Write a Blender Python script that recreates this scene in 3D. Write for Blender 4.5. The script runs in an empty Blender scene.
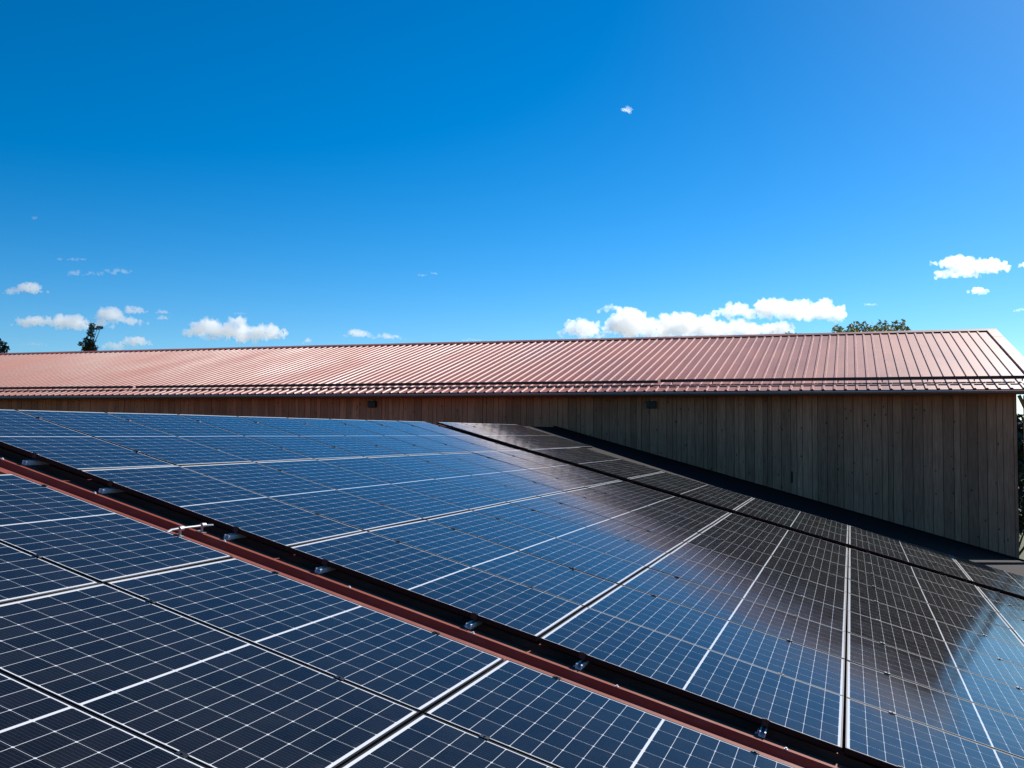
import bpy, bmesh, math, random
from mathutils import Vector, Matrix, noise

sc = bpy.context.scene
C = sc.collection
R = math.radians

# ------------------------------------------------------------------ camera
AL = R(15.06)                      # pitch of the panel roof, falling towards +X
CA, SA = math.cos(AL), math.sin(AL)
ROOF_M = Matrix(((CA, 0, SA), (0, 1, 0), (-SA, 0, CA)))       # columns: down-slope, along, normal
def P(u, v, n=0.0):
    """point on the panel roof: u down the slope, v towards the barn, n off the glass"""
    return ROOF_M @ Vector((u, v, n))
Rc = ((0.91169572, 0.32405175, 0.25258935),
      (0.25067751, 0.04837868, -0.96686105),
      (-0.32553296, 0.94480155, -0.03712585))                 # camera right, down, forward in roof axes
right = ROOF_M @ Vector(Rc[0]); down = ROOF_M @ Vector(Rc[1]); fwd = ROOF_M @ Vector(Rc[2])
CAM = P(5.19094864, -5.94797426, 1.71239847)
F = 988.4
cd = bpy.data.cameras.new('camera'); cam = bpy.data.objects.new('camera', cd); C.objects.link(cam)
rm = Matrix((right, -down, -fwd)).transposed()
cam.matrix_world = Matrix.Translation(CAM) @ rm.to_4x4()
cd.sensor_width = 36; cd.lens = F / 1024 * 36
cd.clip_start = 0.05; cd.clip_end = 30000
sc.camera = cam
def pix(x, y, dist):
    """a point dist metres (along the view axis) out, in the direction of this spot of the view"""
    return CAM + (fwd + right * ((x - 512) / F) + down * ((y - 384) / F)) * dist

# ------------------------------------------------------------------ light
SUN_EL, SUN_AZ = R(34.0), R(21.0)   # azimuth from +Y towards +X
w = bpy.data.worlds.new('World'); sc.world = w; w.use_nodes = True
nt = w.node_tree; nt.nodes.clear()
sky = nt.nodes.new('ShaderNodeTexSky'); sky.sky_type = 'NISHITA'; sky.sun_disc = False
sky.sun_elevation = SUN_EL; sky.sun_rotation = SUN_AZ % (2 * math.pi)
sky.altitude = 1500; sky.air_density = 1.0; sky.dust_density = 0.5; sky.ozone_density = 5.0
hs = nt.nodes.new('ShaderNodeHueSaturation'); hs.inputs['Saturation'].default_value = 1.30
hs.inputs['Hue'].default_value = 0.4945
bg = nt.nodes.new('ShaderNodeBackground'); bg.inputs['Strength'].default_value = 0.10
wo = nt.nodes.new('ShaderNodeOutputWorld')
def vmul(a, k):
    q = nt.nodes.new('ShaderNodeVectorMath'); q.operation = 'SCALE'; q.inputs['Scale'].default_value = k; nt.links.new(a, q.inputs[0]); return q.outputs[0]
gmn = nt.nodes.new('ShaderNodeGamma'); gmn.inputs['Gamma'].default_value = 1.154
nt.links.new(vmul(sky.outputs[0], 0.1), gmn.inputs['Color'])
nt.links.new(vmul(gmn.outputs[0], 10.0), hs.inputs['Color']); nt.links.new(hs.outputs[0], bg.inputs[0]); nt.links.new(bg.outputs[0], wo.inputs[0])
sl = bpy.data.lights.new('sun', 'SUN'); sl.energy = 5.0; sl.angle = R(0.53); sl.color = (1.0, 0.95, 0.88)
so = bpy.data.objects.new('sun', sl); C.objects.link(so)
sdir = Vector((math.sin(SUN_AZ) * math.cos(SUN_EL), math.cos(SUN_AZ) * math.cos(SUN_EL), math.sin(SUN_EL)))
so.rotation_euler = sdir.to_track_quat('Z', 'Y').to_euler(); so.location = (0, 0, 40)
sc.view_settings.view_transform = 'Standard'; sc.view_settings.look = 'None'
sc.view_settings.exposure = 0.35; sc.view_settings.gamma = 1.0; sc.view_settings.use_curve_mapping = False
sc.render.engine = 'CYCLES'
sc.cycles.volume_bounces = 24; sc.cycles.max_bounces = 24; sc.cycles.transparent_max_bounces = 16
sc.cycles.sample_clamp_indirect = 8.0

# ------------------------------------------------------------------ node helpers
def mat(name, base=(0.5, 0.5, 0.5), rough=0.5, metal=0.0, spec=0.4):
    m = bpy.data.materials.new(name); m.use_nodes = True
    b = m.node_tree.nodes['Principled BSDF']
    b.inputs['Base Color'].default_value = (*base, 1); b.inputs['Roughness'].default_value = rough
    b.inputs['Metallic'].default_value = metal; b.inputs['Specular IOR Level'].default_value = spec
    return m
class G:
    """tiny node-graph builder"""
    def __init__(s, m): s.t = m.node_tree; s.b = s.t.nodes['Principled BSDF']
    def n(s, typ, **kw):
        nd = s.t.nodes.new(typ)
        for k, v in kw.items(): setattr(nd, k, v)
        return nd
    def link(s, a, b): s.t.links.new(a, b)
    def put(s, sock, v):
        if hasattr(v, 'is_output') or isinstance(v, bpy.types.NodeSocket): s.link(v, sock)
        else: sock.default_value = v
    def m(s, op, a, b=0.0, c=0.0):
        nd = s.n('ShaderNodeMath', operation=op)
        s.put(nd.inputs[0], a); s.put(nd.inputs[1], b); s.put(nd.inputs[2], c)
        return nd.outputs[0]
    def mix(s, f, a, b):
        nd = s.n('ShaderNodeMix', data_type='RGBA')
        s.put(nd.inputs[0], f)
        s.put(nd.inputs[6], a if not isinstance(a, tuple) else (*a, 1)); s.put(nd.inputs[7], b if not isinstance(b, tuple) else (*b, 1))
        return nd.outputs[2]
    def coord(s, scale=(1, 1, 1), out='Object'):
        tc = s.n('ShaderNodeTexCoord'); mp = s.n('ShaderNodeMapping'); mp.inputs['Scale'].default_value = scale
        s.link(tc.outputs[out], mp.inputs[0]); return mp.outputs[0]
    def noise(s, vec, scale, detail=3, rough=0.55):
        nd = s.n('ShaderNodeTexNoise'); s.link(vec, nd.inputs['Vector'])
        nd.inputs['Scale'].default_value = scale; nd.inputs['Detail'].default_value = detail; nd.inputs['Roughness'].default_value = rough
        return nd.outputs[0]
    def ramp(s, f, a, b, lo=0.0, hi=1.0):
        nd = s.n('ShaderNodeMapRange'); s.put(nd.inputs[0], f)
        nd.inputs[1].default_value = a; nd.inputs[2].default_value = b; nd.inputs[3].default_value = lo; nd.inputs[4].default_value = hi
        return nd.outputs[0]
    def bump(s, h, strength, dist):
        nd = s.n('ShaderNodeBump'); nd.inputs['Strength'].default_value = strength; nd.inputs['Distance'].default_value = dist
        s.link(h, nd.inputs['Height']); s.link(nd.outputs[0], s.b.inputs['Normal'])

# ------------------------------------------------------------------ panel dimensions
PU, PV = 1.8651, 1.154             # panel period down the slope and along
PL, PW = PU - 0.015, PV - 0.013    # panel size
FR, FH = 0.009, 0.035              # frame: visible top width, height
CX = (PL - 2 * FR - 2 * 0.014 - 0.014) / 18       # half cell length
CY = (PW - 2 * FR - 2 * 0.008) / 6
CGAP = 0.006

def make_laminate():
    m = mat('solar_cells_under_glass', rough=0.1)
    g = G(m)
    tc = g.n('ShaderNodeTexCoord'); sp = g.n('ShaderNodeSeparateXYZ'); g.link(tc.outputs['Object'], sp.inputs[0])
    ax = g.m('ABSOLUTE', sp.outputs[0]); xx = g.m('DIVIDE', g.m('SUBTRACT', ax, CGAP), CX)
    yy = g.m('DIVIDE', g.m('ADD', sp.outputs[1], 3 * CY), CY)
    fx = g.m('FRACT', xx); fy = g.m('FRACT', yy)
    dx = g.m('MULTIPLY', g.m('MINIMUM', fx, g.m('SUBTRACT', 1.0, fx)), CX)
    dy = g.m('MULTIPLY', g.m('MINIMUM', fy, g.m('SUBTRACT', 1.0, fy)), CY)
    l1 = g.m('LESS_THAN', dx, 0.0011); l2 = g.m('LESS_THAN', dy, 0.0008)
    dia = g.m('LESS_THAN', g.m('ADD', dx, dy), 0.0072)
    out = g.m('MAXIMUM', g.m('MAXIMUM', g.m('LESS_THAN', xx, 0.0), g.m('GREATER_THAN', xx, 9.0)),
              g.m('MAXIMUM', g.m('LESS_THAN', yy, 0.0), g.m('GREATER_THAN', yy, 6.0)))
    white = g.m('MAXIMUM', g.m('MAXIMUM', l1, l2), g.m('MAXIMUM', dia, out))
    # each cell its own shade
    cb = g.n('ShaderNodeCombineXYZ'); sgn = g.m('SIGN', sp.outputs[0])
    g.link(g.m('MULTIPLY', g.m('FLOOR', xx), g.m('ADD', sgn, 3.0)), cb.inputs[0]); g.link(g.m('FLOOR', yy), cb.inputs[1])
    oi = g.n('ShaderNodeObjectInfo'); g.link(g.m('MULTIPLY', oi.outputs['Random'], 50.0), cb.inputs[2])
    wn = g.n('ShaderNodeTexWhiteNoise'); g.link(cb.outputs[0], wn.inputs['Vector'])
    cell = g.mix(wn.outputs[0], (0.004, 0.0035, 0.004), (0.009, 0.008, 0.009))
    # fine silver fingers
    bb = g.m('LESS_THAN', g.m('ABSOLUTE', g.m('SUBTRACT', g.m('FRACT', g.m('MULTIPLY', fy, 9.0)), 0.5)), 0.022)
    cell = g.mix(g.m('MULTIPLY', bb, 0.25), cell, (0.25, 0.26, 0.28))
    col = g.mix(white, cell, (0.74, 0.75, 0.76))
    # thin uneven dust
    vec = g.coord((1, 1, 1)); d = g.noise(vec, 3.0, 6, 0.65); d2 = g.noise(vec, 260.0, 2)
    dust = g.m('MULTIPLY', g.ramp(d, 0.35, 0.75, 0.004, 0.022), g.ramp(d2, 0.4, 0.7, 0.5, 1.6))
    low = g.m('MULTIPLY', g.ramp(sp.outputs[0], PL / 2 - 0.075, PL / 2 - 0.01, 0.0, 1.0), g.ramp(g.noise(vec, 9.0, 4), 0.5, 0.8, 0.0, 0.14))
    dust = g.m('MINIMUM', 0.6, g.m('ADD', dust, low))
    col = g.mix(dust, col, (0.46, 0.40, 0.32))
    g.link(col, g.b.inputs['Base Color'])
    g.b.inputs['IOR'].default_value = 1.32; g.b.inputs['Specular Tint'].default_value = (1.0, 0.84, 0.66, 1)
    g.link(g.ramp(d, 0.3, 0.8, 0.095, 0.16), g.b.inputs['Roughness'])
    h = g.m('ADD', g.m('MULTIPLY', g.noise(vec, 1.3, 1), 1.0), g.m('MULTIPLY', g.noise(vec, 90.0, 2), 0.006))
    g.bump(h, 0.5, 0.004)
    return m
M = {}
M['laminate'] = make_laminate()
M['frame'] = mat('black_anodised_frame', (0.007, 0.007, 0.008), 0.45, 0.0, 0.15)
M['clamp'] = mat('dark_clamp', (0.018, 0.018, 0.02), 0.4, 0.0, 0.3)
M['alu'] = mat('mill_aluminium', (0.85, 0.85, 0.85), 0.5, 0.1)
M['cable'] = mat('grey_conductor', (0.42, 0.43, 0.44), 0.45, 0.6)
M['gutter'] = mat('brown_gutter_metal', (0.24, 0.14, 0.10), 0.32, 0.5)
M['bead'] = mat('gutter_bead_glint', (0.75, 0.70, 0.66), 0.25, 0.8)  # paler than the gutter, glint along the lip put into the colour
M['shade_sheet'] = mat('eave_shade_dark', (0.014, 0.009, 0.010), 0.9, 0, 0.15)  # near-black, the barn's shade on the roof put into the colour
M['guard'] = mat('dark_red_guard_strip', (0.045, 0.015, 0.013), 0.5)
M['dark'] = mat('dark_plastic_and_shade', (0.015, 0.015, 0.016), 0.5)

def red_metal(name, base, rough, sx=(1, 1, 1), streak=(5, 0.35, 0.35), spec=0.4):
    m = mat(name, base, rough, 0, spec); g = G(m)
    vec = g.coord(sx); a = g.noise(vec, 0.5, 5, 0.6); b = g.noise(vec, 14.0, 4, 0.6)
    dark = tuple(c * 0.82 for c in base); lite = tuple(min(1, c * 1.12 + 0.012) for c in base)
    c1 = g.mix(g.ramp(a, 0.3, 0.7), dark, lite)
    st = g.noise(g.coord(streak), 1.0, 4, 0.6)
    c1 = g.mix(g.m('MULTIPLY', g.ramp(st, 0.45, 0.75), 0.35), c1, tuple(x * 0.55 for x in base))
    c2 = g.mix(g.m('MULTIPLY', g.ramp(b, 0.52, 0.8), 0.25), c1, (0.36, 0.28, 0.24))
    g.link(c2, g.b.inputs['Base Color'])
    g.link(g.ramp(a, 0.3, 0.7, rough - 0.05, rough + 0.08), g.b.inputs['Roughness'])
    g.bump(g.m('ADD', g.noise(g.coord((0.6, 3, 1)), 1.2, 2), 0.0), 0.35, 0.01)
    return m
M['barn_red'] = red_metal('coated_red_steel_weathered', (0.43, 0.125, 0.082), 0.5, (1, 0.3, 1))
M['near_red'] = red_metal('coated_red_steel', (0.27, 0.065, 0.04), 0.6, (0.3, 1, 1), (0.35, 5, 5), 0.1)

def wood(name, a, b, knot=(0.02, 0.014, 0.01)):
    m = mat(name, a, 0.8, 0, 0.25); g = G(m)
    ge = g.n('ShaderNodeNewGeometry')
    off = g.n('ShaderNodeVectorMath', operation='ADD')
    cb = g.n('ShaderNodeCombineXYZ'); g.link(g.m('MULTIPLY', ge.outputs['Random Per Island'], 37.0), cb.inputs[2]); g.link(g.m('MULTIPLY', ge.outputs['Random Per Island'], 91.0), cb.inputs[0])
    tc = g.n('ShaderNodeTexCoord'); g.link(tc.outputs['Object'], off.inputs[0]); g.link(cb.outputs[0], off.inputs[1])
    mp = g.n('ShaderNodeMapping'); mp.inputs['Scale'].default_value = (9, 9, 0.7); g.link(off.outputs[0], mp.inputs[0])
    gr = g.noise(mp.outputs[0], 3.0, 6, 0.65)
    mp2 = g.n('ShaderNodeMapping'); mp2.inputs['Scale'].default_value = (7.5, 7.5, 4.2); g.link(off.outputs[0], mp2.inputs[0])
    vo = g.n('ShaderNodeTexVoronoi'); g.link(mp2.outputs[0], vo.inputs['Vector']); vo.inputs['Scale'].default_value = 1.0
    pick = g.n('ShaderNodeSeparateColor'); g.link(vo.outputs['Color'], pick.inputs[0])
    size = g.m('MULTIPLY', g.m('GREATER_THAN', pick.outputs[0], 0.4), g.m('ADD', 0.06, g.m('MULTIPLY', pick.outputs[1], 0.20)))
    wob = g.m('ADD', vo.outputs['Distance'], g.m('MULTIPLY', g.m('SUBTRACT', gr, 0.5), 0.25))
    kn = g.ramp(g.m('SUBTRACT', size, wob), -0.03, 0.05, 0.0, 1.0)
    c = g.mix(g.ramp(gr, 0.3, 0.7), a, b)
    tone = g.ramp(ge.outputs['Random Per Island'], 0, 1, 0.74, 1.22)
    c = g.mix(1.0, c, c)
    vm = g.n('ShaderNodeVectorMath', operation='SCALE'); g.link(c, vm.inputs[0]); g.link(tone, vm.inputs['Scale'])
    blot = g.noise(g.coord((0.5, 0.5, 0.5)), 1.0, 4)
    c = g.mix(g.ramp(blot, 0.35, 0.7, 0.0, 0.5), vm.outputs[0], tuple(x * 0.6 for x in a))
    c = g.mix(g.m('MULTIPLY', kn, 0.85), c, knot)
    g.link(c, g.b.inputs['Base Color']); g.bump(gr, 0.5, 0.006)
    return m
M['cladding'] = wood('weathered_larch_boards', (0.38, 0.145, 0.080), (0.64, 0.285, 0.165))
M['beam'] = wood('sawn_timber', (0.40, 0.24, 0.11), (0.55, 0.36, 0.18), (0.15, 0.07, 0.03))

# ------------------------------------------------------------------ mesh helpers
class MB:
    def __init__(s): s.bm = bmesh.new()
    def box(s, a, b, f=None):
        """axis box from a to b; f maps a point"""
        f = f or (lambda *p: Vector(p))
        vs = [s.bm.verts.new(f(x, y, z)) for x in (a[0], b[0]) for y in (a[1], b[1]) for z in (a[2], b[2])]
        for q in ((0, 1, 3, 2), (4, 6, 7, 5), (0, 4, 5, 1), (2, 3, 7, 6), (0, 2, 6, 4), (1, 5, 7, 3)):
            s.bm.faces.new([vs[i] for i in q])
    def bar(s, p, q, wd, h, up=Vector((0, 0, 1))):
        p, q = Vector(p), Vector(q); d = (q - p).normalized(); sd = d.cross(up).normalized(); u2 = sd.cross(d)
        vs = [s.bm.verts.new(e + sd * i * wd / 2 + u2 * j * h / 2) for e in (p, q) for i, j in ((-1, -1), (1, -1), (1, 1), (-1, 1))]
        for k in ((3, 2, 1, 0), (4, 5, 6, 7), (0, 1, 5, 4), (1, 2, 6, 5), (2, 3, 7, 6), (3, 0, 4, 7)): s.bm.faces.new([vs[i] for i in k])
    def tube(s, pts, r, seg=8, r2=None):
        rings = []; n = len(pts)
        for i, p in enumerate(pts):
            p = Vector(p); d = (Vector(pts[min(i + 1, n - 1)]) - Vector(pts[max(i - 1, 0)])).normalized()
            a = d.orthogonal().normalized(); b = d.cross(a)
            rr = r if r2 is None else r + (r2 - r) * i / (n - 1)
            rings.append([s.bm.verts.new(p + (a * math.cos(t) + b * math.sin(t)) * rr) for t in [2 * math.pi * k / seg for k in range(seg)]])
        for i in range(n - 1):
            for k in range(seg): s.bm.faces.new((rings[i][k], rings[i][(k + 1) % seg], rings[i + 1][(k + 1) % seg], rings[i + 1][k]))
        s.bm.faces.new(rings[0][::-1]); s.bm.faces.new(rings[-1])
    def extrude_profile(s, prof, f, t0, t1, closed=False, steps=1):
        """prof: list of (a, b); f(a, b, t) -> point"""
        rows = [[s.bm.verts.new(f(a, b, t0 + (t1 - t0) * k / steps)) for a, b in prof] for k in range(steps + 1)]
        n = len(prof)
        for k in range(steps):
            for i in range(n if closed else n - 1):
                j = (i + 1) % n; s.bm.faces.new((rows[k][i], rows[k][j], rows[k + 1][j], rows[k + 1][i]))
        if closed: s.bm.faces.new(rows[0][::-1]); s.bm.faces.new(rows[-1])
    def build(s, name, m, parent=None, normals=True):
        if normals: bmesh.ops.recalc_face_normals(s.bm, faces=s.bm.faces)
        me = bpy.data.meshes.new(name); s.bm.to_mesh(me); s.bm.free(); me.materials.append(m)
        o = bpy.data.objects.new(name, me); C.objects.link(o)
        if parent: o.parent = parent
        return o
def tag(o, label=None, cat=None, group=None, kind=None):
    if label: o['label'] = label
    if cat: o['category'] = cat
    if group: o['group'] = group
    if kind: o['kind'] = kind
    return o
def empty(name, loc=(0, 0, 0), m=None):
    o = bpy.data.objects.new(name, None); C.objects.link(o); o.empty_display_size = 0.2
    if m is not None: o.matrix_world = Matrix.Translation(Vector(loc)) @ m.to_4x4()
    else: o.location = loc
    return o

# ================================================================== setting
GZ = -7.0
gm = mat('meadow', (0.06, 0.09, 0.03), 0.9, 0, 0.2); g = G(gm)
v = g.coord(); g.link(g.mix(g.ramp(g.noise(v, 0.02, 6), 0.35, 0.65), (0.045, 0.085, 0.022), (0.13, 0.12, 0.05)), g.b.inputs['Base Color'])
b = MB(); N = 24
for i in range(N):
    for j in range(N):
        pass
b.bm.faces.new([b.bm.verts.new(p) for p in ((-9000, -9000, GZ), (9000, -9000, GZ), (9000, 9000, GZ), (-9000, 9000, GZ))])
tag(b.build('ground', gm), kind='structure')

# ------------------------------------------------------------------ near building with the panels
WALL_V = 19.1                       # the barn wall
RT = -0.085                         # rib tops, below the glass
RP = -0.132                         # pans
PITCH = 0.275
near = empty('panel_building', (6, 4, GZ))
tag(near, 'low gabled building with a red ribbed metal roof carrying the solar panels', 'building')
U0, U1 = -2.02, 11.2
V0, V1 = -9.0, WALL_V - 0.03
prof = []
c = -0.086
k0 = math.ceil((V0 - c) / PITCH) ; vv = V0
prof.append((V0, RP))
for k in range(k0, 200):
    m0 = c + k * PITCH
    if m0 + 0.06 > V1: break
    prof += [(m0 - 0.066, RP), (m0 - 0.045, RT), (m0 + 0.045, RT), (m0 + 0.066, RP)]
    # two shallow stiffening beads in the pan
    for q in (0.10, 0.12): prof += [(m0 + q - 0.006, RP), (m0 + q, RP + 0.003), (m0 + q + 0.006, RP)]
prof = [p for p in prof if p[0] <= V1] + [(V1, RP)]
b = MB()
b.extrude_profile(prof, lambda a, n, t: P(t, a, n), U0, U1)
def PF(u, v_, n):                   # the slope on the other side of the ridge
    p = P(U0, v_, n); q = Vector((-CA, 0, -SA)) * (U0 - u) + Vector((0, 0, 0)); return p + q
b.extrude_profile(prof, lambda a, n, t: PF(t, a, n), U0, U0 - 12)
roof = b.build('roof', M['near_red'], None)
b = MB()
for vk in range(int(V0) + 1, 19, 2):
    b.extrude_profile([(-0.16, 0), (-0.15, 0.012), (0, 0.05), (0, 0.04), (-0.15, 0)][:3], lambda a, n, t: P(U0 - a, t, RT + n - 0.035), vk, vk + 2.0)
b.bm.free()
b = MB()
b.box((P(U1 - 0.4, 0, -0.3).x - 0.2, V0 + 0.3, GZ), (P(U1 - 0.4, 0, -0.3).x, V1 - 0.1, P(U1 - 0.4, 0, -0.3).z))
b.box((-22 + P(U1, 0, 0).x - P(U1, 0, 0).x + 8, V0 + 0.3, GZ), (P(U1 - 0.4, 0, -0.3).x - 0.2, V0 + 0.5, P(U1 - 0.4, 0, -0.3).z))
nw = b.build('wall', M['cladding'])
for o in (roof, nw):
    o.parent = near; o.matrix_parent_inverse = Matrix.Translation((-6, -4, -GZ))
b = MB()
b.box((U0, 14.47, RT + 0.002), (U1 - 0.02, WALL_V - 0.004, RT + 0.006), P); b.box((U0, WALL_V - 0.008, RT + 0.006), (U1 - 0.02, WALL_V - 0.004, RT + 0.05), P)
fl = b.build('wall_foot_shade', M['shade_sheet']); fl.parent = near; fl.matrix_parent_inverse = Matrix.Translation((-6, -4, -GZ))  # sheet added over the red roof to darken it like the eave's shade
# screws with washers along the rib that shows in the aisle
scr = None
for us in (-1.6, -0.6, 0.3, 1.45, 2.45, 3.35, 4.3, 5.3, 6.3):
    if scr is None:
        q = MB(); q.tube([(0, 0, 0), (0, 0, 0.004)], 0.011, 8); q.tube([(0, 0, 0.004), (0, 0, 0.011)], 0.006, 6)
        scr = q.build('roof_screw', M['alu']); o = scr
    else:
        o = scr.copy(); C.objects.link(o)
    o.parent = near; o.matrix_parent_inverse = Matrix.Translation((-6, -4, -GZ)); o.matrix_basis = Matrix.Translation(P(us, c - 0.034, RT)) @ ROOF_M.to_4x4()

# ------------------------------------------------------------------ solar panels
def panel_mesh():
    root = empty('solar_panel', (0, 0, 0))
    hx, hy = PL / 2, PW / 2
    b = MB()
    b.box((-hx, -hy, -FH), (hx, -hy + FR, 0)); b.box((-hx, hy - FR, -FH), (hx, hy, 0))
    b.box((-hx, -hy + FR, -FH), (-hx + FR, hy - FR, 0)); b.box((hx - FR, -hy + FR, -FH), (hx, hy - FR, 0))
    fr = b.build('frame', M['frame'], root)
    bv = fr.modifiers.new('bevel', 'BEVEL'); bv.width = 0.0012; bv.segments = 1; bv.limit_method = 'ANGLE'
    b = MB(); b.box((-hx + FR, -hy + FR, -0.006), (hx - FR, hy - FR, -0.0018))
    b.build('glass_laminate', M['laminate'], root)
    return root
RAIL = (0.165, 0.765)               # where the two rails cross each panel
def clamp_mesh(mid):
    b = MB()
    if mid:
        b.box((-0.022, -0.016, 0.001), (0.022, 0.016, 0.0045))
        b.box((-0.022, -0.0055, -0.033), (0.022, 0.0055, 0.001))
    else:
        b.box((-0.022, -0.002, 0.001), (0.022, 0.012, 0.0045)); b.box((-0.02, -0.006, -0.034), (0.02, -0.002, 0.0065))
    b.tube([(0, -0.001 if mid else 0.005, 0.0048), (0, -0.001 if mid else 0.005, 0.009)], 0.006, 8)
    return b
proto = panel_mesh(); protos = list(proto.children)
mid_me = clamp_mesh(True).build('mid_clamp', M['clamp'], proto)
end_me = clamp_mesh(False).build('end_clamp', M['clamp'], proto)
for o in (mid_me, end_me):
    bv = o.modifiers.new('bevel', 'BEVEL'); bv.width = 0.001; bv.segments = 1
used = [False]
rnd = random.Random(5)
ORD = ['first', 'second', 'third', 'fourth', 'fifth', 'sixth', 'seventh', 'eighth', 'ninth', 'tenth']
def lk(o, parent):
    c_ = o.copy(); C.objects.link(c_); c_.parent = parent; return c_
def place_panel(col, v0, row, nrows, label, group, near_end, far_end, tilt=True):
    u = (col + 0.5) * PU; v_ = v0 + PW / 2
    r = proto.copy(); C.objects.link(r)
    t = rnd.gauss(0, R(0.16)) if tilt else 0; t2 = rnd.gauss(0, R(0.16)) if tilt else 0
    mw = ROOF_M @ Matrix.Rotation(t, 3, 'X') @ Matrix.Rotation(t2 * 0.5, 3, 'Y')
    r.matrix_world = Matrix.Translation(P(u, v_, 0)) @ mw.to_4x4()
    for ch in protos: lk(ch, r)
    for fr in RAIL:
        x = (fr - 0.5) * PU + rnd.uniform(-0.01, 0.01)
        k = lk(end_me if near_end else mid_me, r); k.name = 'clamp'
        k.location = (x, -PW / 2 - (0.0 if near_end else 0.0065), 0)
        if far_end:
            k = lk(end_me, r); k.name = 'clamp'; k.location = (x, PW / 2, 0); k.rotation_euler = (0, 0, math.pi)
    tag(r, label, 'solar panel', group)
    return r
cols = {-1: 'first column at the ridge', 0: 'second column from ridge', 1: 'third column from ridge', 2: 'fourth column from ridge',
        3: 'fifth column from ridge', 4: 'lowest column at right edge'}
# large array beyond the red aisle
for cidx in range(-1, 5):
    for r_ in range(9):
        rowtxt = 'row along the red aisle' if r_ == 0 else ('last row before the dark gap' if r_ == 8 else ORD[r_] + ' row beyond red aisle')
        place_panel(cidx, 0.007 + r_ * PV, r_, 9, 'large middle array panel, %s, %s' % (rowtxt, cols[cidx]),
                    'solar panels of the large middle array', r_ == 0, r_ == 8)
# narrow far array under the barn wall
FV = 10.96
for cidx in range(-1, 5):
    nr = 4 if cidx == -1 else 3
    for r_ in range(nr):
        rowtxt = 'row along the dark gap' if r_ == 0 else ('last row before the barn wall' if r_ == nr - 1 else ('middle row' if nr == 3 else ORD[r_] + ' row'))
        place_panel(cidx, FV + r_ * PV, r_, nr, 'narrow far array panel, %s, %s' % (rowtxt, cols[cidx]),
                    'solar panels of the narrow far array', r_ == 0, r_ == nr - 1)
# front array on the viewer's side of the aisle
AV = -0.62
acols = {0: 'leftmost column, by the left edge', 1: 'second column from the left', 2: 'third column, at the bottom edge'}
for cidx in range(0, 4):
    for r_ in range(4):
        if cidx == 3 and r_ == 0: pass
        rowtxt = 'along the red aisle' if r_ == 0 else ORD[r_] + ' row back from the red aisle'
        if cidx == 3 or (r_ == 3): continue
        place_panel(cidx, AV - PW - r_ * PV, r_, 3, 'front array panel, %s, %s' % (rowtxt, acols[cidx]),
                    'solar panels of the front array', False, r_ == 0)
for o in list(proto.children) + [proto]: bpy.data.objects.remove(o)

# rails: an open aluminium channel under each panel column
def rail_mesh(L):
    b = MB(); z0, z1 = RT + 0.003, -FH - 0.001; zt = z1 - 0.016
    prof = [(-0.019, z0), (0.019, z0), (0.019, zt), (0.010, zt), (0.010, zt - 0.004), (0.0155, zt - 0.004), (0.0155, z0 + 0.0035),
            (-0.0155, z0 + 0.0035), (-0.0155, zt - 0.004), (-0.010, zt - 0.004), (-0.010, zt), (-0.019, zt)]
    b.extrude_profile(prof, lambda a, n, t: Vector((a, t, n)), 0, L, closed=True)
    return b
def rails(v0, v1, grp, where, cidxs):
    first = rail_mesh(v1 - v0).build('mounting_rail', M['alu'])
    foot = MB(); foot.box((-0.040, 0.03, RT + 0.0005), (-0.0255, 0.06, RT + 0.004)); foot.box((-0.029, 0.03, RT + 0.004), (-0.0255, 0.06, RT + 0.025))
    fme = foot.build('foot_bracket', M['alu'], first)
    n = 0
    for cidx in cidxs:
        for q, fr in enumerate(RAIL):
            if n == 0: o = first
            else:
                o = first.copy(); C.objects.link(o); lk(fme, o)
            o.matrix_world = Matrix.Translation(P((cidx + fr) * PU, v0, 0)) @ ROOF_M.to_4x4()
            tag(o, 'silver rail end under %s half of aisle side panel, %s' % ('upper' if q == 0 else 'lower', cols[cidx]), 'mounting rail', grp)
            n += 1
rails(-0.072, 9 * PV + 0.045, 'mounting rails of the large middle array', 'large middle array', range(-1, 4))

# ------------------------------------------------------------------ grey conductor lying across the aisle
root = empty('grounding_wire', P(1.25, -0.4, -0.12))
tag(root, 'short grey lightning wire on two holders crossing the red aisle', 'wire')
pts = [P(1.33, -0.66, -0.045), P(1.29, -0.58, -0.04), P(1.245, -0.45, -0.035), P(1.25, -0.36, -0.03), P(1.245, -0.11, -0.035), P(1.27, -0.03, -0.032)]
b = MB(); b.tube(pts, 0.008, 8); wr = b.build('conductor', M['cable'])
hs_ = []
for (u, v_, nb) in ((1.25, -0.355, RT), (1.246, -0.11, RT)):
    b = MB(); b.tube([P(u, v_, nb + 0.001), P(u, v_, -0.03)], 0.009, 8); b.tube([P(u, v_ - 0.02, -0.032), P(u, v_ + 0.02, -0.032)], 0.016, 10)
    b.box((-0.03, -0.018, 0.001), (0.03, 0.018, 0.007), lambda x, y, z, u=u, v_=v_, nb=nb: P(u + x, v_ + y, nb + z))
    hs_.append(b.build('wire_holder', M['cable']))
for o in [wr] + hs_:
    o.parent = root; o.matrix_parent_inverse = Matrix.Translation(-root.location)

# ================================================================== barn
SL = R(13.95); TS = math.tan(SL)
EY, EZ = 18.4, 1.345                # lower roof edge
RY = 27.0
RZ = EZ + (RY - EY) * TS
BX0, BX1 = -52.0, 9.65
barn = empty('timber_barn', (0, WALL_V, GZ))
tag(barn, 'long timber clad barn with a red ribbed metal roof behind the solar panels', 'building')
parts = []
def bp(mb, name, m, par=None):
    o = mb.build(name, m); o.parent = par or barn
    if par is None: o.matrix_parent_inverse = Matrix.Translation((0, -WALL_V, -GZ))
    return o
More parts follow.
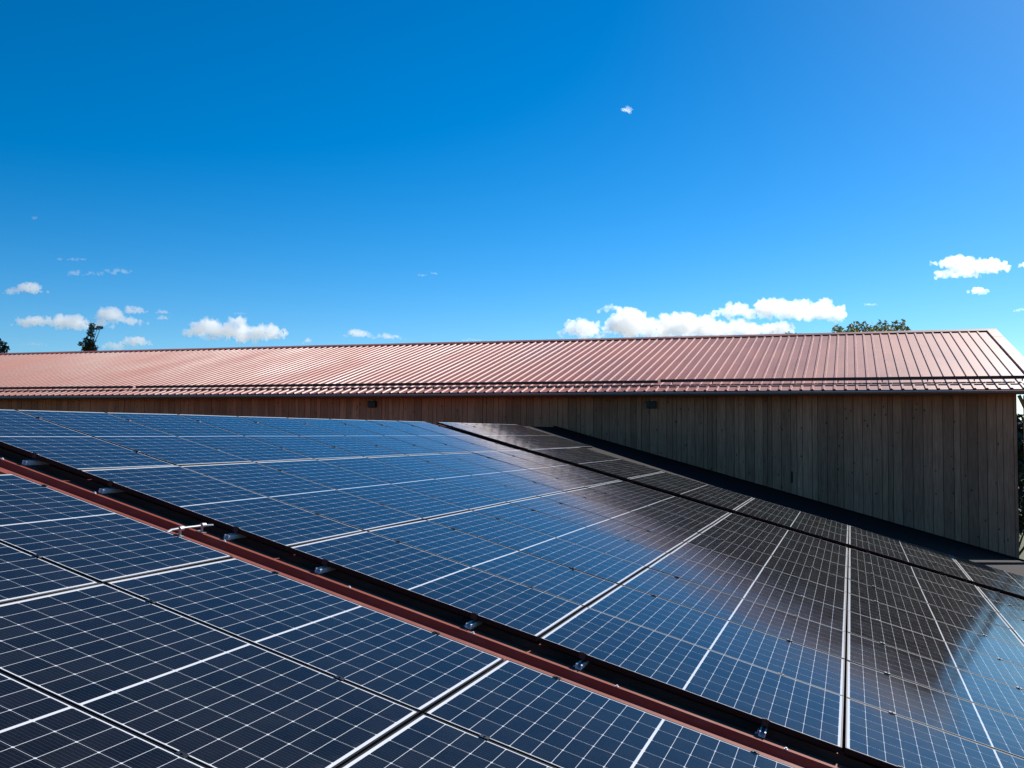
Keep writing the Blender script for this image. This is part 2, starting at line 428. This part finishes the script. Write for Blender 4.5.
# roof sheet: trapezoid ribs every 250 mm
RB = 0.25; RHT = 0.028
prof = [(BX0, 0)]
k = 0; x = BX0 + 0.1
while x < BX1 - 0.32:
    prof += [(x - 0.036, 0), (x - 0.021, RHT), (x + 0.021, RHT), (x + 0.036, 0)]; x += RB
prof.append((BX1 - 0.1, 0))
ny, nz = -math.sin(SL), math.cos(SL)
b = MB()
b.extrude_profile(prof, lambda a, h, t: Vector((a, EY + t * (RY - EY) + h * ny, EZ + t * (RZ - EZ) + h * nz)), 0, 1)
b.extrude_profile(prof, lambda a, h, t: Vector((a, 2 * RY - (EY + t * (RY - EY) + h * ny), EZ + t * (RZ - EZ) + h * nz)), 0, 1)
bp(b, 'roof', M['barn_red'])
def slope(t, h=0.0):                # metres up the slope from the eave
    return EY + t * math.cos(SL) + h * ny, EZ + t * math.sin(SL) + h * nz
SLEN = (RY - EY) / math.cos(SL)
# ridge cap
b = MB()
x = BX0
for i in range(31):
    x2 = min(x + 2.0, BX1)
    y1, z1 = slope(SLEN - 0.20, RHT + 0.012); z0 = RZ + RHT + 0.035 + (0.002 if i % 2 else 0)
    for sgn in (1, -1):
        yy = lambda y: y if sgn == 1 else 2 * RY - y
        pr_ = [(yy(y1), z1 - 0.012), (yy(y1), z1), (RY, z0), (RY, z0 - 0.006), (yy(y1 + 0.01), z1 - 0.012)]
        b.extrude_profile(pr_, lambda a, h, t: Vector((t, a, h)), x, x2, closed=True)
    x = x2
    if x >= BX1: break
bp(b, 'ridge_cap', M['barn_red'])
b = MB(); yf, zf = slope(SLEN - 0.185)
x = BX0 + 0.1
while x < BX1 - 0.55:
    b.box((x + 0.038, yf, zf + 0.002), (x + RB - 0.038, yf + 0.05, zf + RHT + 0.008)); x += RB
bp(b, 'ridge_cap_shade', M['dark'])  # dark blocks added in the pans for the shade under the cap edge
# verge flashing down the right gable, in overlapping lengths
b = MB(); n = 6
for i in range(n):
    t0 = i * SLEN / n; t1 = (i + 1) * SLEN / n - 0.0
    h = 0.045 + (0.003 if i % 2 else 0)
    f = lambda a, hh, t: Vector((a, slope(t, hh)[0], slope(t, hh)[1]))
    b.extrude_profile([(BX1 - 0.29, 0.005), (BX1 - 0.28, h), (BX1, h), (BX1, -0.2), (BX1 - 0.006, -0.2), (BX1 - 0.006, h - 0.006), (BX1 - 0.274, h - 0.006)], f, t0, t1, closed=True)
    f2 = lambda a, hh, t: Vector((a, 2 * RY - slope(t, hh)[0], slope(t, hh)[1]))
    b.extrude_profile([(BX1 - 0.28, h), (BX1, h), (BX1, -0.2), (BX1 - 0.006, -0.2), (BX1 - 0.006, h - 0.006)], f2, t0, t1, closed=True)
bp(b, 'verge_flashing', M['barn_red'])
# snow guards: flat angle strips standing on the ribs
y, z = slope(0.78, RHT)
for x0, x1, dz in ((BX0, -15.55, 0.0), (-15.45, 0.80, 0.0), (0.86, BX1 - 0.3, 0.022)):
    b = MB()
    b.box((x0, y, z + 0.022 + dz), (x1, y + 0.004, z + 0.095 + dz)); b.box((x0, y, z + 0.095 + dz), (x1, y + 0.05, z + 0.099 + dz))
    xx_ = x0 + 0.3
    while xx_ < x1:
        b.box((xx_, y + 0.004, z), (xx_ + 0.025, y + 0.03, z + 0.095 + dz)); xx_ += RB * 4
    bp(b, 'snow_guard', M['guard'])
# eave trim, gutter with brackets
b = MB()
b.box((BX0, EY + 0.004, EZ - 0.05), (BX1 - 0.02, EY + 0.012, EZ - 0.004))
bp(b, 'eave_flashing', M['guard'])
b = MB(); gr = 0.066; gy, gz = EY - gr + 0.02, EZ - 0.06
prof = [(gy - gr - 0.006, gz + 0.010), (gy - gr - 0.011, gz + 0.004), (gy - gr - 0.006, gz - 0.002)]
arc = [(gy - gr * math.cos(t), gz - gr * math.sin(t)) for t in [math.pi * i / 12 for i in range(13)]]
prof = [(gy - gr + 0.004, gz + 0.012), (gy - gr - 0.008, gz + 0.012), (gy - gr - 0.008, gz + 0.001)] + arc
b.extrude_profile(prof, lambda a, h, t: Vector((t, a, h)), BX0, BX1 + 0.02)
gut = bp(b, 'gutter', M['gutter'])
b = MB(); b.tube([(BX0, gy - gr - 0.008, gz + 0.016), (BX1 + 0.02, gy - gr - 0.008, gz + 0.016)], 0.010, 8); bp(b, 'gutter_bead', M['bead'])
sm = gut.modifiers.new('t', 'SOLIDIFY'); sm.thickness = 0.002
x = BX0 + 0.5; bk = MB()
while x < BX1:
    pts = [(x, gy - (gr + 0.006) * math.cos(t), gz - (gr + 0.006) * math.sin(t)) for t in [math.pi * i / 8 for i in range(9)]]
    pts = [(x, gy - gr - 0.008, gz + 0.016)] + pts + [(x, gy + gr + 0.005, gz + 0.04)]
    for p_, q_ in zip(pts, pts[1:]): bk.bar(p_, q_, 0.025, 0.004, Vector((1, 0, 0)) if False else Vector((0.01, -1, 0.3)))
    x += 0.95
o = bp(bk, 'gutter_brackets', M['gutter']); o.name = 'bracket_row'
# cladding: vertical boards, each a slab of its own width and set-back inside one mesh
rb = random.Random(11)
b = MB(); x = BX0 + 0.6; WX1 = 9.02
while x < WX1:
    wd = rb.choice((0.11, 0.14, 0.2, 0.22, 0.22)) + rb.uniform(-0.01, 0.01); x2 = min(x + wd, WX1)
    dpt = rb.uniform(0.0, 0.014)
    b.box((x + 0.005, WALL_V - 0.001 + dpt, GZ), (x2 - 0.005, WALL_V + 0.03 + dpt, EZ + 0.02 + 0.18))
    x = x2
bp(b, 'cladding', M['cladding'])
b = MB()
b.box((BX0 + 0.6, WALL_V + 0.045, GZ), (WX1 - 0.012, WALL_V + 0.25, EZ + 0.12))
bp(b, 'wall_core', M['dark'])
b = MB(); x = WALL_V + 0.012
while x < 2 * RY - WALL_V:
    wd = rb.uniform(0.2, 0.25); zt = RZ - abs(x + wd / 2 - RY) * TS - 0.1
    b.box((WX1 - 0.01, x + 0.003, GZ), (WX1 + 0.018, x + wd - 0.003, zt)); x += wd
bp(b, 'gable_cladding', M['cladding'])
# soffit boards, eave purlin, gable rafter, brace and post
b = MB()
f = lambda x, t, h: Vector((x, slope(t, h)[0], slope(t, h)[1]))
for i in range(5): b.box((BX0, 0.02 + i * 0.16, -0.055), (BX1 - 0.03, 0.17 + i * 0.16, -0.03), f)
bp(b, 'soffit', M['beam'])
b = MB(); b.box((BX0, WALL_V - 0.13, EZ - 0.14 + 0.04), (BX1 - 0.05, WALL_V - 0.012, EZ + 0.09)); bp(b, 'purlin', M['beam'])
b = MB()
for tt in range(0, 18, 1): b.box((WX1 + 0.02, 0.1 + tt * 1.0 - 0.0, -0.06), (BX1 - 0.02, 0.98 + tt * 1.0 if tt < 8 else 0.1 + tt, -0.035), f) if tt < 8 else None
b.box((BX1 - 0.12, 0.05, -0.20), (BX1 - 0.02, SLEN - 0.05, -0.062), f)
bp(b, 'gable_rafter', M['beam'])
b = MB(); b.bar((9.50, WALL_V + 0.05, EZ + 0.05), (9.02, WALL_V + 0.05, EZ - 0.85 + 0.3), 0.09, 0.09, Vector((0, 1, 0)))
b.bm.free()
b = MB()
b.bar((9.08, WALL_V - 0.05, EZ - 0.12), (9.24, WALL_V - 0.05, EZ - 0.50), 0.07, 0.07, Vector((0, 1, 0)))
bp(b, 'brace', M['beam'])
b = MB(); b.box((9.175, WALL_V - 0.1, GZ), (9.30, WALL_V + 0.02, EZ - 0.12)); bp(b, 'post', M['beam'])
# boxes hanging under the eave and the slot in the wall
def eave_box(x, z, lab):
    r = empty('wall_lamp', (x, WALL_V - 0.001, z)); tag(r, lab, 'lamp', 'dark boxes under the eave of the barn')
    b = MB(); b.box((-0.12, -0.12, -0.09), (0.12, -0.001, 0.09)); o = b.build('housing', M['dark'], r)
    bv = o.modifiers.new('b', 'BEVEL'); bv.width = 0.012; bv.segments = 2
    b = MB(); b.box((-0.09, -0.124, -0.06), (0.09, -0.1203, 0.06)); b.build('front_cover', M['dark'], r)
    b = MB(); b.box((-0.02, -0.06, 0.0905), (0.02, -0.02, 0.13)); b.build('bracket', M['gutter'], r)
eave_box(0.655, 1.03, 'small dark box on the grey wall above the panels, the right one of two')
eave_box(-7.26, 1.06, 'small dark box on the reddish wall below the eave, the left one of two')
r = empty('wall_slot', (4.09, WALL_V - 0.001, -0.74)); tag(r, 'small dark upright slot halfway up the timber boards', 'wall slot')  # dark plate and bar added on the boards to stand for a slot
b = MB(); b.box((-0.022, -0.006, -0.14), (0.022, -0.001, 0.14)); b.build('slot_plate', M['dark'], r)
b = MB(); b.tube([(0, -0.006, 0.09), (0, -0.035, 0.08), (0, -0.035, -0.08), (0, -0.006, -0.09)], 0.008, 8); b.build('slot_bar', M['dark'], r)

# ================================================================== trees
leafm = mat('leaves', (0.06, 0.10, 0.025), 0.55, 0, 0.4); g = G(leafm)
ge = g.n('ShaderNodeNewGeometry'); g.link(g.mix(ge.outputs['Random Per Island'], (0.07, 0.09, 0.02), (0.20, 0.20, 0.06)), g.b.inputs['Base Color'])
tr = g.n('ShaderNodeBsdfTranslucent'); tr.inputs[0].default_value = (0.26, 0.30, 0.06, 1)
ms = g.n('ShaderNodeMixShader'); ms.inputs[0].default_value = 0.45
outn = [n_ for n_ in leafm.node_tree.nodes if n_.type == 'OUTPUT_MATERIAL'][0]
g.link(g.b.outputs[0], ms.inputs[1]); g.link(tr.outputs[0], ms.inputs[2]); g.link(ms.outputs[0], outn.inputs[0])
needle = mat('dark_leaves', (0.02, 0.035, 0.012), 0.6, 0, 0.3); g = G(needle)
ge = g.n('ShaderNodeNewGeometry'); g.link(g.mix(ge.outputs['Random Per Island'], (0.012, 0.022, 0.008), (0.05, 0.065, 0.022)), g.b.inputs['Base Color'])
bark = mat('bark', (0.08, 0.06, 0.045), 0.9)
def tree(x, y, top, clumps, label, seed, leaf=0.16, dens=60, lm=None, trunk_r=0.22):
    """clumps: (dx, dy, z, radius) of leaf masses round the limbs"""
    rr = random.Random(seed)
    root = empty('tree', (x, y, GZ)); tag(root, label, 'tree')
    tb = MB(); h = top - GZ
    bend = lambda t: Vector((0.3 * math.sin(t * 3 + seed), 0.2 * math.cos(t * 2), t * h * 0.93))
    tb.tube([bend(i / 10) for i in range(11)], trunk_r, 9, 0.02)
    cb_ = MB()
    for (dx, dy, z, rad) in clumps:
        cpt = Vector((dx, dy, z - GZ))
        t0 = max(0.25, min(0.9, (cpt.z - rad * 2) / h / 0.93)); s0 = bend(t0)
        mid = s0.lerp(cpt, 0.5) + Vector((0, 0, 0.1 * rad))
        tb.tube([s0, mid, cpt], max(0.02, trunk_r * 0.25), 6, 0.012)
        for k in range(int(dens * rad ** 2 / 0.25)):
            while True:
                d = Vector((rr.uniform(-1, 1), rr.uniform(-1, 1), rr.uniform(-1, 1)))
                if d.length < 1: break
            d = d.normalized() * d.length ** 0.6
            q = cpt + d * rad * (0.75 + 0.45 * noise.noise(d * 2.3 + cpt))
            a = Vector((rr.uniform(-1, 1), rr.uniform(-1, 1), rr.uniform(-0.6, 1))).normalized(); bb_ = a.orthogonal().normalized()
            s = leaf * rr.uniform(0.6, 1.3); e = a * s; f_ = bb_ * s * 0.5
            cb_.bm.faces.new([cb_.bm.verts.new(pp) for pp in (q - e, q + f_, q + e, q - f_)])
    tb.build('trunk', bark, root); cb_.build('crown', lm or leafm, root, normals=False)
def blob_cl(rr, cx, cy, cz, R_, n, rad):
    out = []
    for _ in range(n):
        d = Vector((rr.gauss(0, 1), rr.gauss(0, 1), rr.gauss(0, 1))).normalized() * R_ * rr.uniform(0.3, 1)
        out.append((cx + d.x, cy + d.y, cz + d.z * 0.8, rad * rr.uniform(0.6, 1.3)))
    return out
rr = random.Random(3)
# tall thin tree top above the left of the roof
p = pix(90, 345, 75)
cl = []
for (qx, qy, rd) in ((94, 326, .28), (97, 328, .22), (92, 330, .30), (90, 335, .34), (85, 341, .33), (91, 343, .42), (95, 342, .3), (84, 347, .35), (90, 350, .55), (95, 349, .4), (88, 346, .4), (81, 344, .22), (99, 327, .16), (90, 358, .9), (86, 362, .8), (95, 366, 1.0), (90, 375, 1.2)):
    q = pix(qx, qy, 75); cl.append((q.x - p.x, q.y - p.y + rr.uniform(-.3, .3), q.z, rd))
tree(p.x, p.y, pix(92, 326, 75).z, cl, 'thin dark tree top poking above the left part of the barn ridge', 7, 0.11, 130, needle)
p = pix(0, 355, 75); cl = []
for (qx, qy, rd) in ((2, 346, .4), (-3, 344, .5), (4, 349, .3), (0, 352, .5), (-6, 350, .8), (-4, 362, 1.2), (3, 362, .8)):
    q = pix(qx, qy, 75); cl.append((q.x - p.x, q.y - p.y + rr.uniform(-.3, .3), q.z, rd))
tree(p.x, p.y, pix(0, 343, 75).z, cl, 'dark tree top at the left edge of the view above the barn ridge', 9, 0.11, 130, needle)
p = pix(880, 345, 60); cl = []
for (qx, qy, rd) in ((836, 330, .35), (841, 331, .3), (851, 329, .38), (856, 327, .4), (864, 326, .36), (872, 328, .4), (881, 326, .42), (889, 328, .4), (896, 325, .35), (903, 325, .3), (906, 330, .3), (868, 331, .4), (860, 332, .4), (885, 333, .5), (898, 333, .5), (876, 335, .6), (850, 336, .5), (840, 337, .5), (886, 322, .16), (858, 323, .14), (903, 321, .16)):
    q = pix(qx, qy, 60); cl.append((q.x - p.x, q.y - p.y + rr.uniform(-.5, .5), q.z, rd))
for z_ in (345, 360, 378):
    for qx in (842, 860, 880, 898): q = pix(qx, z_, 60); cl.append((q.x - p.x, q.y - p.y, q.z, 0.9))
tree(p.x, p.y, pix(880, 322, 60).z, cl, 'broad sunlit green tree crown showing above the right part of the barn ridge', 4, 0.10, 120)
p = pix(790, 350, 60); cl = [(pix(787, 334, 60).x - p.x, pix(787, 334, 60).y - p.y, pix(787, 333.5, 60).z, .2), (pix(793, 336, 60).x - p.x, 0, pix(793, 336, 60).z, .3), (0, 0, pix(790, 343, 60).z, .5)]
tree(p.x, p.y, pix(789, 334, 60).z, cl, 'tiny tree tip just clearing the ridge left of the broad tree', 6, 0.09, 120)
# trees past the right gable, seen only through the gap at the corner and in the glass
for (qx, top, dist, sd, lab) in ((1010, 409, 42, 12, 'dark leafy tree glimpsed behind the right corner of the barn'), (1040, 404, 50, 14, 'leafy tree farther right past the corner of the barn')):
    p = pix(qx, 430, dist); zt = pix(qx, top, dist).z
    cl = blob_cl(rr, 0, 0, zt - 1.7, 1.6, 22, 0.8) + blob_cl(rr, 0, 0, zt - 4.6, 2.4, 14, 1.1)
    tree(p.x, p.y, zt, cl, lab, sd, 0.16, 46, needle)

# ================================================================== clouds
cm = bpy.data.materials.new('cloud_vapour'); cm.use_nodes = True; t = cm.node_tree; t.nodes.clear()
pv = t.nodes.new('ShaderNodeVolumePrincipled'); pv.inputs['Color'].default_value = (1, 1, 1, 1); pv.inputs['Density'].default_value = 0.026
pv.inputs['Anisotropy'].default_value = 0.6
oo = t.nodes.new('ShaderNodeOutputMaterial'); t.links.new(pv.outputs[0], oo.inputs['Volume'])
thin = cm.copy(); thin.name = 'thin_cloud_vapour'; thin.node_tree.nodes['Principled Volume'].inputs['Density'].default_value = 0.012
DC = 4000.0; PXM = DC / F
dg = bpy.context.evaluated_depsgraph_get
def cloud(boxes, label, seed, wisp=False, group='fair weather clouds'):
    """boxes: (x0, x1, ytop, ybase) humps in view units at DC metres; real puffs with depth"""
    rr = random.Random(seed); bm = bmesh.new()
    cx = sum((q[0] + q[1]) / 2 for q in boxes) / len(boxes); cy = max(q[3] for q in boxes)
    o0 = pix(cx, cy, DC)
    for (x0, x1, yt, yb) in boxes:
        wpx, hpx = x1 - x0, yb - yt
        n = max(4, int(wpx / max(2.2, hpx * 0.45)) * (1 if wisp else 3))
        for i in range(n):
            s = (i + rr.random()) / n; env = math.sin(math.pi * min(0.97, max(0.03, s))) ** 0.6
            r_ = hpx * 0.5 * env * rr.uniform(0.55, 0.95)
            r_ = max(r_, 1.8 if wisp else 0.9)
            ycen = yb - r_ * 0.75 - (hpx - 1.75 * r_) * env * rr.random() ** 0.8 * 0.9
            q = pix(x0 + r_ + (wpx - 2 * r_) * s, ycen, DC) - o0
            q += fwd * rr.uniform(-0.35, 0.35) * hpx * PXM
            mm = Matrix.Translation(q) @ Matrix.Diagonal((r_ * PXM * rr.uniform(1.0, 1.35), r_ * PXM, r_ * PXM * (0.55 if wisp else 0.85), 1))
            bmesh.ops.create_icosphere(bm, subdivisions=2, radius=1.0, matrix=mm)
    me = bpy.data.meshes.new('c'); bm.to_mesh(me); bm.free()
    o = bpy.data.objects.new('c', me); C.objects.link(o)
    rmd = o.modifiers.new('r', 'REMESH'); rmd.mode = 'VOXEL'; rmd.voxel_size = PXM * 0.62
    bpy.context.view_layer.update()
    me2 = bpy.data.meshes.new_from_object(o.evaluated_get(dg()))
    bpy.data.objects.remove(o)
    hm = sum(q[3] - q[2] for q in boxes) / len(boxes) * PXM
    n3 = [v.normal.copy() for v in me2.vertices]
    for v_, nn in zip(me2.vertices, n3):
        c0 = v_.co + Vector((seed * 37.0, 0, 0))
        d = noise.noise(c0 / (hm * 0.45)) * hm * 0.22 + noise.noise(c0 / (hm * 0.2)) * hm * 0.2 + noise.noise(c0 / (hm * 0.1)) * hm * 0.12
        v_.co += nn * d
    for pg in me2.polygons: pg.use_smooth = True
    me2.materials.clear(); me2.materials.append(thin if wisp else cm)
    oc = bpy.data.objects.new('cloud', me2); C.objects.link(oc); oc.location = o0
    tag(oc, label, 'cloud', group)
cloud([(558, 612, 318, 338), (600, 660, 306, 338), (598, 625, 304, 312), (640, 735, 308, 338), (690, 790, 318, 338), (610, 700, 316, 338)], 'widest white heaped cloud sitting on the barn ridge right of centre', 1)
cloud([(770, 830, 298, 320), (740, 800, 295, 318), (795, 851, 298, 321), (712, 760, 302, 318), (752, 790, 300, 320)], 'heaped cloud with a grey base touching the widest cloud on its upper right', 2)
cloud([(760, 797, 320, 336)], 'small white hump at the ridge just left of the broad tree', 3)
cloud([(938, 980, 252, 270), (965, 1011, 256, 273), (930, 984, 266, 278), (930, 937, 260, 265)], 'bright white cloud high above the right gable end', 4)
cloud([(967, 990, 286, 294)], 'small flat cloudlet right below the bright cloud over the gable', 5)
cloud([(1016, 1040, 261, 269)], 'small cloud cut by the right edge, level with the bright cloud', 6)
cloud([(1011, 1045, 306, 313)], 'flat cloud strip cut by the right edge, lowest on that side', 7, True)
cloud([(180, 232, 317, 338), (215, 291, 321, 342), (222, 250, 315, 332), (200, 262, 321, 340), (240, 280, 322, 340)], 'long heaped cloud left of centre just above the roof ridge', 8)
cloud([(1, 22, 287, 294), (14, 47, 280, 294)], 'smooth domed cloud at the far left, upper of the left group', 9)
cloud([(12, 60, 313, 327), (40, 80, 315, 328), (50, 92, 312, 330), (85, 113, 319, 328)], 'long low cloud at the left passing behind the thin tree top', 10)
cloud([(93, 125, 305, 322), (120, 148, 305, 314), (108, 148, 316, 325)], 'puffy cloud right of the thin tree top', 11)
cloud([(120, 153, 334, 346), (98, 130, 341, 350)], 'low cloud touching the ridge just right of the thin tree', 12)
cloud([(154, 171, 309, 314), (156, 170, 314, 320)], 'small double puff between the puffy cloud and the long heaped cloud', 13)
cloud([(65, 86, 268, 277), (84, 104, 270, 276), (100, 137, 266, 275)], 'thin stretched cloud at the left, higher than the domed one', 14, True)
cloud([(57, 63, 256, 262), (64, 87, 257, 261)], 'faint wisp highest of the left group', 15, True)
cloud([(16, 51, 341, 347)], 'faint flat cloud near the ridge at far left', 16, True)
cloud([(343, 374, 328, 338), (370, 406, 333, 340)], 'small flat cloud just above the ridge left of the picture centre', 17)
cloud([(303, 313, 337, 344)], 'tiny puff on the ridge right of the long heaped cloud', 18)
cloud([(416, 428, 271, 277), (430, 438, 271, 275)], 'tiny lone wisp in mid sky left of centre', 19, True)
cloud([(622, 633, 104, 114)], 'tiny round white puff alone high in the blue sky', 20, True)
cloud([(863, 879, 302, 306)], 'faint flat wisp above the broad tree', 21, True)
cloud([(231, 246, 311, 315)], 'faint flake above the long heaped cloud', 22, True)
cloud([(460, 484, 337, 342)], 'faint flat cloud resting on the ridge near the centre', 23, True)
cloud([(31, 38, 215, 220)], 'tiny faint fleck in the upper left sky', 24, True)
